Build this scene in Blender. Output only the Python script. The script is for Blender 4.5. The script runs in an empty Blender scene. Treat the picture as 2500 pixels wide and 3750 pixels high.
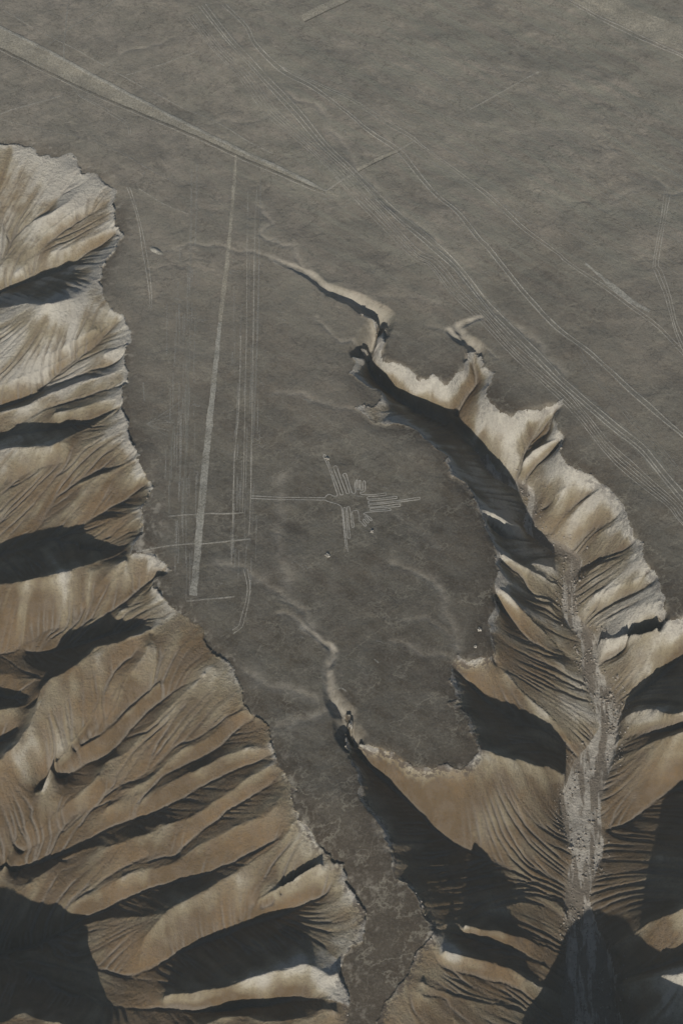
import bpy, math, random
import numpy as np
random.seed(7)

# ------------------------------------------------------------------ camera, sky, sun
H_CAM, PITCH, VFOV = 905.0, 57.0, 29.0
A = math.radians(90.0 - PITCH)
FOC = 0.5 / math.tan(math.radians(VFOV) / 2)
scene = bpy.context.scene
cam_data = bpy.data.cameras.new('camera')
cam = bpy.data.objects.new('camera', cam_data)
scene.collection.objects.link(cam)
cam.location = (0, 0, H_CAM)
cam.rotation_euler = (A, 0, 0)
cam_data.sensor_fit = 'VERTICAL'
cam_data.sensor_height = 36.0
cam_data.lens = 36.0 * FOC
cam_data.clip_start = 1.0
cam_data.clip_end = 20000.0
scene.camera = cam

SUN_AZ, SUN_EL = 262.0, 22.0            # azimuth counter-clockwise from +X (east of the picture)
saz, sel = math.radians(SUN_AZ), math.radians(SUN_EL)
world = bpy.data.worlds.new('World')
scene.world = world
world.use_nodes = True
wn = world.node_tree
sky = wn.nodes.new('ShaderNodeTexSky')
sky.sky_type = 'NISHITA'
sky.sun_disc = False
sky.air_density = .55; sky.dust_density = .3; sky.ozone_density = 1.6
sky.sun_elevation = sel
sky.sun_rotation = math.radians(90.0 - SUN_AZ)
wn.links.new(sky.outputs[0], wn.nodes['Background'].inputs[0])
wn.nodes['Background'].inputs[1].default_value = 0.07
sun_data = bpy.data.lights.new('sun', 'SUN')
sun_data.energy = 5.0
sun_data.angle = math.radians(0.6)
sun_data.color = (1.0, 0.94, 0.845)
sun = bpy.data.objects.new('sun', sun_data)
scene.collection.objects.link(sun)
sun.location = (0, 0, 1500)
from mathutils import Vector
sv = Vector((math.cos(sel) * math.cos(saz), math.cos(sel) * math.sin(saz), math.sin(sel)))
sun.rotation_euler = sv.to_track_quat('Z', 'Y').to_euler()
scene.view_settings.view_transform = 'Standard'
scene.view_settings.look = 'None'
scene.view_settings.exposure = 0.0
scene.view_settings.gamma = 1.0
scene.render.engine = 'CYCLES'

# ------------------------------------------------------------------ survey data
# Every feature of the land in frame was surveyed on the photograph (2500 x 3750) and is carried to
# its true place on the ground through at(): where the line of sight meets height z.
def at(sx, sy, z=0.0):
    u, v = (sx - 1250.0) / 3750.0, (1875.0 - sy) / 3750.0
    dy = v * math.cos(A) + FOC * math.sin(A)
    dz = v * math.sin(A) - FOC * math.cos(A)
    t = (z - H_CAM) / dz
    return (u * t, dy * t)

LEFT_RIM = [(-900,500),(-300,515),(0,523),(115,546),(137,565),(223,571),(261,555),(281,578),(300,635),(330,637),(357,648),(389,686),(418,705),
 (415,743),(420,800),(432,830),(447,862),(425,895),(408,922),(364,992),(351,1024),(383,1088),(408,1139),(446,1152),(485,1209),(466,1266),
 (459,1324),(475,1368),(475,1400),(446,1420),(446,1452),(453,1478),(440,1503),(459,1541),(491,1605),(504,1656),(510,1707),(542,1745),(561,1784),
 (536,1828),(523,1867),(523,1911),(510,1950),(475,2005),(470,2035),(560,2040),(600,2070),(631,2103),(575,2125),(561,2140),(574,2173),(600,2211),
 (640,2235),(689,2256),(759,2307),(768,2356),(791,2407),(829,2426),(855,2465),(893,2516),(893,2560),(925,2611),(982,2662),(1000,2728),(996,2772),
 (1040,2836),(1091,2900),(1075,2925),(1104,2983),(1085,3015),(1117,3040),(1155,3097),(1219,3161),(1257,3168),(1262,3200),(1290,3260),(1330,3340),
 (1318,3430),(1266,3505),(1250,3570),(1280,3640),(1262,3750),(1240,3900),(1200,4300),(1180,5600),(-900,5600)]
RIGHT_RIM = [(1262,2600),(1258,2650),(1250,2700),(1262,2740),(1280,2780),(1300,2830),(1318,2890),(1345,2960),(1385,3010),(1412,3040),(1405,3080),(1410,3115),(1448,3212),
 (1499,3238),(1538,3320),(1572,3403),(1570,3429),(1525,3518),(1499,3575),(1450,3610),(1400,3680),(1370,3750),(1330,3900),(1300,4300),(1320,5600),(3600,5600),(3600,1950),
 (2700,2185),(2500,2260),(2450,2272),(2431,2260),(2425,2188),(2406,2118),(2393,2080),(2361,2032),(2361,1985),(2335,1949),(2297,1905),(2278,1854),
 (2240,1809),(2208,1771),(2170,1739),(2119,1713),(2074,1694),(2048,1643),(2066,1598),(2035,1560),(2036,1509),(2054,1455),(1978,1490),(1908,1503),
 (1883,1528),(1832,1516),(1806,1484),(1768,1433),(1790,1395),(1805,1362),(1772,1335),(1752,1290),(1735,1262),(1712,1285),(1708,1325),(1710,1344),(1666,1363),(1640,1401),
 (1577,1370),(1560,1385),(1538,1382),(1500,1358),(1450,1332),(1400,1312),(1392,1300),(1408,1250),(1424,1190),(1405,1172),(1375,1165),(1330,1142),(1325,1150),(1365,1175),(1385,1200),(1376,1245),
 (1340,1245),(1310,1250),(1330,1270),(1318,1290),(1285,1300),(1292,1330),(1278,1364),(1310,1385),(1350,1420),(1392,1425),(1388,1470),(1360,1495),(1330,1488),(1300,1500),
 (1340,1520),(1380,1545),(1450,1545),(1500,1554),(1538,1573),(1575,1620),(1596,1643),(1640,1662),(1620,1690),(1640,1710),(1653,1745),(1710,1783),(1736,1828),(1749,1869),(1787,1933),
 (1825,2009),(1825,2073),(1806,2124),(1819,2188),(1800,2258),(1800,2328),(1806,2379),(1787,2398),(1723,2405),(1685,2392),(1650,2420),(1640,2494),
 (1668,2520),(1672,2564),(1632,2588),(1691,2609),(1717,2654),(1726,2679),(1735,2712),(1748,2738),(1710,2772),(1678,2804),(1589,2801),(1525,2798),(1474,2785),
 (1410,2753),(1346,2721),(1300,2712),(1284,2690),(1282,2650),(1275,2610)]

# thalwegs: (x, y, height[, half width])
THAL = dict(
 main=[(1000,946,-.3,.8),(1077,982,-.8,.8),(1133,1012,-1.5,1),(1204,1068,-2.5,1),(1286,1109,-4,1.2),(1347,1150,-5.5,1.5),(1390,1186,-8,1.6),(1393,1216,-9.5,1.2),(1372,1267,-12,1),(1357,1303,-14,1),
  (1347,1340,-16,.9),(1378,1392,-18,1),(1430,1441,-20,1.3),(1505,1492,-22,1.5),(1561,1520,-23.5,1.6),(1612,1540,-25,1.8),(1668,1573,-26,2),(1714,1614,-27.5,2),
  (1755,1662,-29,2.2),(1819,1739,-31,2.6),(1908,1790,-33,3),(1946,1828,-34.5,2.4),(1940,1930,-37,3.2),(1985,1975,-38,3.0),(2048,2016,-39.5,2.7),(2100,2054,-41,2.4),
  (2106,2086,-42,2.4),(2085,2124,-43,3),(2078,2207,-44.5,3.6),(2090,2265,-46,3.4),(2135,2322,-47,3),(2157,2379,-48,3.4),(2163,2456,-49.5,4.2),(2189,2520,-51,5),
  (2222,2603,-53,6),(2221,2679,-54.5,5.5),(2185,2775,-56.5,7.5),(2135,2880,-58.5,9.5),(2125,2960,-60,10.5),(2135,3037,-61.5,9.5),(2145,3133,-63,7),(2125,3228,-65,6),(2110,3311,-67,5.5),
  (2130,3420,-69,8),(2150,3547,-71,11),(2150,3675,-73,13),(2175,3760,-74,12),(2190,3860,-75,10),(2260,3960,-76,9),(2400,4010,-77,9),(2800,4030,-77,9)],
 mesa=[(1112,2295,-.3),(1179,2353,-.7),(1214,2379,-1.1),(1219,2420,-1.6),(1199,2469,-2),(1205,2531,-2.8),(1223,2589,-4,.8),(1264,2640,-5.5,1),(1268,2690,-7,1),(1300,2745,-9,.8),(1346,2798,-12.5),(1442,2893,-21),
  (1538,2983,-27),(1614,3059,-32),(1697,3110,-37),(1793,3148,-41),(1870,3190,-46),(1975,3250,-54),(2045,3320,-62),(2085,3380,-67)],
 l1=[(287,640,-1),(191,750,-9),(102,826,-16),(57,865,-20),(15,960,-26),(-60,1080,-34),(-200,1200,-42)],
 l0=[(-20,640,-8),(0,720,-13),(20,830,-19),(38,905,-23)],
 l2=[(408,735,-1),(319,788,-8),(242,839,-14),(179,890,-19),(128,935,-22),(60,1000,-27)],
 l3=[(440,866,-1),(418,862,-5),(380,890,-10),(300,940,-17),(230,985,-24),(153,1015,-29),(64,1048,-35),(0,1072,-38),(-100,1130,-44),(-250,1200,-52)],
 l5=[(446,1170,-1),(408,1209,-6),(344,1266,-12),(255,1330,-20),(190,1385,-27),(150,1432,-31)],
 l5b=[(350,1200,-5),(250,1252,-11),(160,1298,-17),(64,1330,-23),(0,1375,-28),(-100,1430,-36)],
 l6=[(468,1403,-1),(395,1423,-8),(319,1446,-14),(242,1470,-20),(128,1515,-28),(64,1555,-34)],
 l6a=[(465,1290,-2),(400,1340,-9),(330,1362,-15),(260,1388,-21),(160,1434,-29),(80,1464,-34),(0,1492,-39),(-100,1530,-45),(-250,1580,-52)],
 l7=[(448,1482,-2),(395,1512,-9),(319,1541,-16),(191,1575,-26),(64,1592,-34),(0,1606,-38),(-100,1640,-43),(-250,1700,-50)],
 l8=[(230,1695,-18),(160,1714,-23),(100,1738,-27),(64,1752,-30),(0,1775,-33),(-100,1810,-39),(-250,1880,-47)],
 l9=[(504,1660,-1),(446,1694,-6),(357,1728,-13),(268,1776,-20),(205,1835,-27),(165,1900,-32),(135,1970,-35)],
 l10=[(545,1768,-1),(510,1792,-7),(446,1836,-13),(357,1890,-20),(280,1935,-26),(200,1975,-31),(128,2000,-35),(64,2015,-39),(0,2030,-43),(-100,2060,-48),(-250,2110,-54)],
 l11=[(520,1930,-2),(446,1966,-10),(351,1985,-18),(270,1986,-26),(205,1982,-31)],
 l12=[(462,2000,-8),(383,2016,-17),(300,2012,-25)],
 l13a=[(459,2095,-4),(395,2150,-11),(332,2200,-18),(275,2265,-25)],
 l13=[(631,2106,-1),(600,2112,-3),(542,2137,-8),(446,2216,-15),(395,2243,-19),(306,2282,-25),(255,2295,-28),(172,2310,-33),(121,2345,-36),(64,2372,-39),(0,2395,-43),(-100,2420,-49),(-250,2460,-56)],
 l14=[(555,2250,-4),(500,2290,-11),(446,2312,-17),(319,2350,-27),(191,2388,-36),(100,2392,-40)],
 l14b=[(100,2558,-34),(60,2555,-38),(0,2548,-44),(-100,2545,-50),(-250,2560,-58)],
 l14c=[(60,2672,-36),(0,2712,-44),(-100,2750,-52),(-250,2790,-60)],
 l15=[(500,2385,-7),(410,2475,-13),(345,2600,-21),(285,2690,-28),(255,2735,-31),(200,2812,-37),(153,2910,-44),(96,3013,-50),(40,3110,-56),(0,3200,-61),(-60,3300,-66),(-200,3420,-72)],
 l16=[(753,2465,-1.5),(695,2496,-7),(625,2518,-12),(574,2562,-17),(510,2620,-22),(459,2677,-27),(408,2741,-31),(332,2779,-35),(255,2820,-40),(200,2858,-45),(165,2900,-48)],
 l16b=[(580,2505,-11),(530,2545,-16),(440,2635,-24),(350,2705,-31),(270,2752,-37)],
 l17=[(880,2590,-2),(765,2660,-10),(720,2692,-13),(638,2730,-19),(574,2794,-25),(536,2832,-28),(446,2864,-33),(395,2890,-36),(351,2947,-41),(274,2985,-46),(210,3036,-50),(140,3084,-54),(60,3120,-58)],
 l17b=[(930,2625,-2),(860,2680,-9),(790,2740,-15),(700,2790,-21),(620,2830,-26),(540,2890,-31),(470,2925,-35),(390,2960,-39)],
 l18=[(1000,2768,-1),(925,2780,-6),(829,2813,-13),(720,2866,-20),(638,2911,-26),(560,2956,-32),(480,2985,-36),(400,3014,-41),(300,3070,-47),(180,3122,-54),(90,3150,-58),(20,3180,-62)],
 l19=[(1010,2852,-3),(900,2930,-12),(829,2960,-16),(753,3022,-21),(670,3096,-28),(638,3128,-30),(555,3130,-33),(478,3150,-37),(383,3208,-44),(268,3298,-52),(180,3358,-58),(60,3420,-64)],
 l20=[(1070,3014,-2),(1000,3056,-10),(893,3100,-17),(765,3165,-25),(670,3195,-30),(574,3215,-35),(446,3260,-42),(383,3298,-46),(287,3338,-52),(159,3418,-60),(0,3465,-67),(-100,3490,-70),(-250,3540,-76)],
 l21=[(1170,3163,-2),(1091,3214,-10),(996,3265,-17),(925,3320,-30),(880,3370,-37)],
 l22=[(1230,3250,-8),(1187,3275,-15),(1100,3318,-26),(990,3362,-34),(880,3396,-39),(780,3438,-42),(700,3468,-44),(600,3530,-48),(523,3560,-49),(446,3570,-53),(300,3530,-58),(159,3490,-63),(60,3480,-66)],
 l23=[(1225,3650,-12),(1050,3660,-26),(880,3690,-35),(650,3700,-44),(400,3680,-53),(200,3620,-60),(60,3530,-66)],
 e0=[(1760,1165,-.6),(1704,1182,-1.2),(1682,1203,-1.8),(1708,1248,-3),(1734,1290,-5,.8),(1732,1340,-8,.8),(1738,1400,-13),(1704,1465,-19),(1666,1522,-24)],
 e0b=[(1640,1210,-1),(1690,1252,-2.5)],
 e1=[(2046,1464,-1.5),(1995,1532,-9),(1960,1592,-16),(1915,1677,-24),(1895,1750,-30)],
 e2=[(2055,1592,-2),(1972,1645,-13),(1915,1692,-22)],
 e3=[(2195,1777,-2),(2138,1817,-10),(2074,1868,-19),(2035,1900,-24),(2000,1960,-33)],
 e4=[(2278,1864,-2),(2233,1913,-10),(2138,1958,-21),(2100,2002,-31),(2080,2030,-36)],
 e5=[(2348,1973,-2),(2265,2018,-11),(2202,2043,-19),(2125,2075,-34)],
 e6=[(2400,2120,-2),(2355,2150,-9),(2260,2195,-20),(2170,2240,-33)],
 e7=[(2405,2300,-7),(2360,2322,-14),(2265,2341,-27),(2190,2340,-38),(2160,2345,-45)],
 e8=[(2640,2310,-12),(2500,2402,-21),(2444,2447,-27),(2330,2543,-40),(2290,2580,-46),(2250,2640,-53)],
 e9=[(2700,2625,-5),(2500,2655,-15),(2380,2680,-32),(2290,2705,-46),(2240,2735,-54)],
 e10=[(2700,2760,-26),(2500,2878,-42),(2380,2947,-52),(2300,3017,-59),(2225,3040,-62)],
 e13=[(2700,3480,-8),(2500,3510,-20),(2370,3545,-39),(2250,3572,-62)],
 e14=[(2650,3640,-14),(2450,3720,-34),(2350,3765,-48),(2280,3830,-64),(2230,3860,-73)],
 w0=[(1760,1870,-3),(1830,1900,-11),(1900,1930,-24)],
 w1=[(1835,2035,-3),(1908,2075,-16),(1972,2107,-26),(2040,2140,-38)],
 w2=[(1830,2160,-3),(1915,2235,-16),(1972,2305,-28),(2040,2370,-40),(2110,2430,-47)],
 w3=[(1645,2440,-1.5),(1700,2486,-9),(1806,2589,-21),(1895,2647,-30),(1985,2677,-40),(2050,2706,-48),(2100,2762,-55)],
 w5=[(1700,3397,-15),(1800,3407,-27),(1900,3432,-42),(1990,3472,-58),(2060,3500,-68)],
 w6=[(1628,3492,-9),(1755,3517,-22),(1850,3543,-35),(1946,3594,-52),(2010,3622,-66)],
 w7=[(1545,3600,-12),(1660,3645,-24),(1755,3670,-34),(1857,3696,-46),(1930,3725,-58),(2000,3790,-72)],
)
# crests: height is found from the neighbouring thalwegs unless a 4th value fixes it
CREST = [
 [(395,692),(255,782),(153,872),(64,960)],
 [(357,660),(210,764),(128,813)],
 [(415,830),(344,862),(268,898),(190,925)],
 [(351,1024),(313,1065),(268,1091),(172,1113),(96,1116),(0,1132),(-100,1160)],
 [(408,1192),(255,1300),(153,1350),(64,1385),(0,1415),(-100,1460)],
 [(462,1255),(420,1285),(380,1300)],
 [(440,1356),(408,1369),(344,1388),(242,1422),(153,1460),(83,1490),(0,1512),(-100,1545)],
 [(440,1458),(383,1471),(306,1492),(255,1505),(200,1518)],
 [(440,1500),(357,1554),(281,1586),(210,1624),(160,1640),(64,1640),(0,1650),(-100,1680)],
 [(504,1682),(446,1709),(370,1741),(274,1786),(204,1836)],
 [(525,1862),(459,1894),(383,1908),(330,1920)],
 [(510,1957),(470,1960),(420,1972),(385,1984)],
 [(459,2026),(383,2055),(319,2074),(223,2100),(128,2122),(0,2144),(-100,2160),(-250,2180)],
 [(459,2060),(395,2110),(330,2170),(270,2235)],
 [(565,2150),(520,2180),(470,2225),(430,2255)],
 [(191,2490),(83,2488),(0,2475),(-100,2470)],
 [(140,2575),(64,2595),(0,2600),(-100,2610)],
 [(548,2312),(542,2369),(459,2484),(408,2605),(319,2700)],
 [(784,2445),(714,2509),(612,2605),(542,2675),(472,2758),(383,2800),(357,2847),(300,2900),(223,2962),(150,3040)],
 [(600,2480),(540,2520),(470,2590),(380,2670),(300,2730)],
 [(895,2600),(842,2625),(753,2706),(670,2750),(600,2810),(540,2860),(450,2895)],
 [(1000,2745),(900,2740),(800,2785),(700,2830),(600,2885),(500,2945)],
 [(1000,2795),(982,2809),(893,2860),(842,2903),(714,2986),(657,3011),(574,3031),(497,3069),(415,3098),(319,3110),(242,3145),(179,3190),(100,3235)],
 [(1060,2885),(1000,2955),(925,3005),(765,3080),(663,3148),(600,3171),(510,3196),(446,3212),(287,3300)],
 [(1095,3018),(1063,3046),(1020,3080),(944,3126),(861,3196),(791,3241),(720,3286),(638,3324),(600,3350),(555,3401),(529,3452),(518,3525)],
 [(590,3352),(495,3358),(383,3372),(300,3395),(180,3432)],
 [(1150,3190),(1110,3220),(1040,3268),(960,3322)],
 [(2036,1506),(1990,1600),(1955,1650)],
 [(2035,1650),(1985,1683),(1925,1745)],
 [(2180,1800),(2138,1840),(2090,1890),(2045,1960)],
 [(2150,1735),(2060,1790),(1990,1860)],
 [(2291,1900),(2200,1960),(2130,2010)],
 [(2348,2030),(2265,2050),(2200,2070),(2150,2100)],
 [(2400,2080),(2330,2120),(2250,2150),(2180,2180)],
 [(2420,2200),(2340,2225),(2250,2260),(2190,2290)],
 [(2600,2300),(2500,2310),(2425,2325),(2380,2347),(2265,2398),(2210,2418),(2180,2440)],
 [(1830,1995),(1883,2035),(1959,2067),(2020,2075)],
 [(1787,1935),(1850,1965),(1920,1985)],
 [(1720,1790),(1770,1830),(1850,1870),(1900,1880)],
 [(1830,2062),(1908,2118),(1940,2175),(2017,2226)],
 [(1812,2210),(1857,2258),(1946,2354),(2000,2395),(2060,2440)],
 [(1790,2400),(1857,2475),(1934,2558),(2029,2641),(2080,2710)],
 [(1570,3400),(1628,3388),(1717,3369),(1787,3337),(1883,3311),(1946,3311),(2000,3345),(2045,3400)],
 [(1572,3405),(1690,3425),(1790,3452),(1890,3490),(1985,3540)],
 [(1560,3450),(1600,3530),(1660,3560),(1710,3573),(1787,3592),(1883,3617),(1950,3675)],
 [(1499,3575),(1540,3640),(1630,3662),(1665,3750),(1700,3850)],
]
FIXED = [   # high ground beyond the frame that closes the valleys and shades their floors
 [(-400,3740,-31),(-150,3735,-31),(0,3748,-32),(83,3712,-33),(128,3728,-34),(210,3750,-34),(300,3790,-42),(450,3830,-48),(620,3790,-42),(765,3752,-33),(829,3727,-28),(893,3735,-26),(960,3748,-22),(1100,3735,-16),(1220,3700,-11)],
 [(2850,2200,0),(2950,2500,0),(3000,3000,0),(3000,3500,-2),(2950,3900,-4)],
 [(1250,3570,-8),(1206,3578,-9),(1174,3552,-10),(1123,3538,-10),(1002,3557,-13),(920,3592,-17),(829,3615,-21),(700,3640,-28),(600,3660,-36)],
 [(2720,2480,4),(2620,2540,2),(2500,2611,-4),(2393,2604,-17),(2310,2617,-34),(2262,2645,-50)],
 [(2900,2640,0),(2700,2660,-2),(2500,2690,-10),(2400,2722,-26),(2300,2770,-43),(2240,2805,-54)],
 [(2950,3250,4),(2700,3280,2),(2500,3330,-5),(2400,3370,-23),(2320,3420,-42),(2240,3475,-60)],
 [(1749,2745,-.5),(1800,2758,-4),(1860,2775,-9),(1950,2800,-20),(2020,2825,-33),(2065,2850,-47)],
 [(2900,3540,2),(2700,3550,-2),(2500,3562,-10),(2361,3592,-34),(2265,3610,-58)],
 [(575,2290,-2),(529,2324,-3),(459,2343,-5),(395,2362,-7),(344,2382,-8),(293,2426,-9),(242,2458,-11),(191,2490,-13),(153,2547,-16),(121,2624,-20),(77,2707,-24),(32,2752,-27),(0,2790,-30),(-80,2860,-35),(-200,2960,-42)],
 [(1900,4030,-44),(1960,4050,-38),(2040,4050,-28),(2200,4060,-15),(2330,4070,2),(2450,4080,9),(2600,4090,12),(2900,4100,12)],  # unseen ridge, added and raised to shade the lower bed and right bank
]
# shallow washes of the plain: points, depth, half width
WASH = [
 ([(650,895),(690,900),(760,898),(830,908),(900,925),(960,930),(1000,946)],.9,4),
 ([(954,752),(985,790),(992,816),(960,848),(992,880),(1069,906),(1094,957),(1133,1005)],1.0,4),
 ([(1060,350),(1082,370),(1165,402),(1222,485),(1260,542),(1299,612),(1324,650),(1375,689),(1413,746),(1547,842),(1630,931),(1700,1000),(1775,1090),(1850,1165),(1920,1220),(1990,1290),(2055,1370)],.9,6),
 ([(1000,2237),(1049,2250),(1112,2295)],.9,4),
 ([(1020,2195),(1070,2205),(1105,2225),(1130,2240)],.8,3),
 ([(1036,1740),(1033,1812),(1031,1889),(1020,1960),(1036,2078),(1060,2130)],.8,7),
 ([(1430,2055),(1513,2094),(1560,2110),(1600,2150),(1625,2180),(1640,2260),(1655,2330),(1665,2385)],.9,5),
 ([(1480,2270),(1540,2272),(1590,2290),(1640,2330)],.6,4),
 ([(1440,2350),(1500,2365),(1540,2385),(1600,2400),(1650,2410)],.7,4),
 ([(800,2060),(860,2080),(930,2110),(1000,2150),(1100,2230),(1150,2290)],.9,6),
 ([(2380,651),(2420,680),(2457,708),(2500,714),(2700,700)],.9,4),
 ([(389,236),(430,210),(478,188),(542,169),(640,140)],.6,4),
 ([(750,455),(830,440),(900,450),(1000,420)],.5,5),
 ([(1755,1262),(1790,1282),(1830,1310)],.8,2.2),
 ([(1560,1195),(1640,1215),(1690,1250)],.8,3),
 ([(1600,1120),(1500,1080),(1400,1090),(1330,1130)],.4,5),
 ([(1000,1430),(1100,1440),(1180,1480),(1300,1495)],.7,5),
 ([(1160,1160),(1200,1220),(1250,1240),(1300,1245)],.9,3.5),
 ([(560,920),(640,905),(720,925)],.5,4),
 ([(650,960),(700,945),(760,960)],.4,3),
 ([(540,1290),(640,1270),(740,1300),(800,1290)],.4,6),
 ([(1250,1740),(1330,1800),(1400,1840),(1460,1890),(1540,1960),(1600,2000)],.35,9),
 ([(1150,2560),(1050,2520),(960,2500),(900,2460)],.8,7),
 ([(1222,2600),(1150,2620),(1080,2640),(1020,2660)],.9,7),
 ([(1770,460),(1880,490),(2000,480),(2120,490),(2180,500)],.5,9),
 ([(1960,270),(1900,258),(1840,252)],.5,6),
 ([(2230,760),(2260,720),(2330,690),(2380,660)],.6,8),
]

# ------------------------------------------------------------------ height field
DX = 0.5
X0, X1, Y0, Y1 = -300.0, 300.0, 205.0, 1075.0
NX, NY = int((X1 - X0) / DX) + 1, int((Y1 - Y0) / DX) + 1
xs = X0 + DX * np.arange(NX)
ys = Y0 + DX * np.arange(NY)
XX, YY = np.meshgrid(xs, ys)
XX = XX.astype(np.float32); YY = YY.astype(np.float32)

def noise(x, y, scale, seed):
    """value noise in -1..1 with feature size `scale` metres"""
    rng = np.random.RandomState(seed)
    t = rng.rand(256, 256).astype(np.float32) * 2 - 1
    u = x / scale; v = y / scale
    iu = np.floor(u); iv = np.floor(v)
    fu = u - iu; fv = v - iv
    fu = fu * fu * (3 - 2 * fu); fv = fv * fv * (3 - 2 * fv)
    iu = iu.astype(np.int64) & 255; iv = iv.astype(np.int64) & 255
    ju = (iu + 1) & 255; jv = (iv + 1) & 255
    a = t[iv, iu]; b = t[iv, ju]; c = t[jv, iu]; d = t[jv, ju]
    return (a + (b - a) * fu) + ((c + (d - c) * fu) - (a + (b - a) * fu)) * fv

def fbm(x, y, scale, seed, octv=4, gain=.5):
    r = 0; amp = 1; tot = 0
    for i in range(octv):
        c, s = math.cos(i * 1.1), math.sin(i * 1.1)
        r = r + amp * noise(x * c - y * s + 37 * i, x * s + y * c, scale / (2.03 ** i), seed + i)
        tot += amp; amp *= gain
    return r / tot

def smooth(e0, e1, x):
    t = np.clip((x - e0) / (e1 - e0), 0, 1)
    return t * t * (3 - 2 * t)

def blur(a, r, n=2):
    r = max(1, int(round(r / DX)))
    for _ in range(n):
        for ax in (0, 1):
            p = [(0, 0), (0, 0)]; p[ax] = (r + 1, r)
            c = np.cumsum(np.pad(a, p, mode='edge').astype(np.float64), axis=ax)
            if ax == 0: a = (c[2 * r + 1:] - c[:-2 * r - 1]) / (2 * r + 1)
            else: a = (c[:, 2 * r + 1:] - c[:, :-2 * r - 1]) / (2 * r + 1)
        a = a.astype(np.float32)
    return a

YT = at(1250, 2900)[1]; YB = at(1250, 3750)[1]
def plain_z(x, y):
    """broad shape of the varnished plain: nearly level, its south tongue falls away"""
    t = np.clip((YT - y) / (YT - YB), 0, 1.6)
    return -17.0 * t ** 1.2

def inside(poly, X, Y):
    m = np.zeros(X.shape, bool)
    n = len(poly)
    for i in range(n):
        x1, y1 = poly[i]; x2, y2 = poly[(i + 1) % n]
        if y1 == y2: continue
        lo, hi = min(y1, y2), max(y1, y2)
        sel_ = (Y >= lo) & (Y < hi)
        m ^= sel_ & (X < x1 + (Y - y1) * (x2 - x1) / (y2 - y1))
    return m

def pz(p):                                   # rim vertices sit on the plain's surface
    x, y = at(*p)
    for _ in range(3): x, y = at(p[0], p[1], float(plain_z(x, y)))
    return (x, y)

wx = fbm(XX, YY, 13, 11, 4, .62) * 4.2
wy = fbm(XX, YY, 13, 31, 4, .62) * 4.2
PX, PY = XX + wx, YY + wy
left = inside([pz(p) for p in LEFT_RIM], PX, PY)
right = inside([pz(p) for p in RIGHT_RIM], PX, PY)
PLAIN = ~(left | right)

def resample(pts, step=.35):
    """Catmull-Rom through rows of numbers (x, y, ...)"""
    P = np.array(pts, float)
    if len(P) == 2: P = np.array([P[0], (P[0] + P[1]) / 2, P[1]])
    Q = np.vstack([2 * P[0] - P[1], P, 2 * P[-1] - P[-2]])
    out = []
    for i in range(1, len(Q) - 2):
        p0, p1, p2, p3 = Q[i - 1], Q[i], Q[i + 1], Q[i + 2]
        n = max(2, int(np.hypot(*(p2 - p1)[:2]) / step))
        t = (np.arange(n) / n)[:, None]
        s = .5 * (2 * p1 + (p2 - p0) * t + (2 * p0 - 5 * p1 + 4 * p2 - p3) * t * t + (3 * p1 - p0 - 3 * p2 + p3) * t ** 3)
        k = p1 + (p2 - p1) * t
        s[:, 2:] = k[:, 2:]
        out.append(s)
    out.append(Q[-2][None])
    return np.vstack(out)

def wiggle(a, amp=1.3):
    x, y = a[:, 0].copy(), a[:, 1].copy()
    a[:, 0] += amp * fbm(x, y, 9, 71, 3); a[:, 1] += amp * fbm(x, y, 9, 81, 3)
    return a

def nearest(P_, x, y): return float(np.hypot(P_[:, 0] - x, P_[:, 1] - y).min())
RIMP = resample([pz(p) for p in RIGHT_RIM if p[1] < 2700 and p[0] < 2500 and p[0] > 1800 and p[1] > 1200], 2.0)
MAINP = resample([(*at(p[0], p[1], p[2]), p[2]) for p in THAL['main']], 2.0)
# the valley floors lie inside the shaded bands, a little below the edge of the cast shadow
for k_, (dy_, zm_) in dict(l14b=(0,1.0),
                           l16=(14,1.2), l17=(6,1.1), l18=(22,1.15), l19=(8,1.1), l20=(32,1.2)).items():
    THAL[k_] = [(p[0], p[1] + dy_ * min(1, i_ / 2), p[2] * (1 + (zm_ - 1) * min(1, i_ / 3))) for i_, p in enumerate(THAL[k_])]
def wall(p, off):
    """height on the even face of the east wall, between its rim and the bed"""
    z = -15.0
    for _ in range(8):
        x, y = at(p[0], p[1], z)
        dr = nearest(RIMP, x, y); d = np.hypot(MAINP[:, 0] - x, MAINP[:, 1] - y); k_ = int(d.argmin())
        z = .5 * z + .5 * (MAINP[k_, 2] * dr / (dr + max(d[k_] - 3, .1)) + off * min(1, dr / 6, d[k_] / 8))
    return (*at(p[0], p[1], z), z)
T = {}
for k, pts in THAL.items():
    if k in ('e3', 'e4', 'e5', 'e6'): w = [(*wall(p, -2.2), .45) for p in pts]
    else: w = [(*at(p[0], p[1], p[2]), p[2], p[3] if len(p) > 3 else .45) for p in pts]
    T[k] = wiggle(resample(w), .8 if k in ('main', 'mesa') else 1.5)
TP = np.vstack([t[::3] for t in T.values()])

def crest_height(x, y, sn=.74, ss=1.05):
    dx_, dy_ = TP[:, 0] - x, TP[:, 1] - y
    d = np.maximum(np.hypot(dx_, dy_) - TP[:, 3], 0)
    s_ = np.where(.35 * dx_ * (-1) + .94 * dy_ > 0, sn, ss)
    return min(float((TP[:, 2] + s_ * d).min()), float(plain_z(x, y)) - .15)

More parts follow.
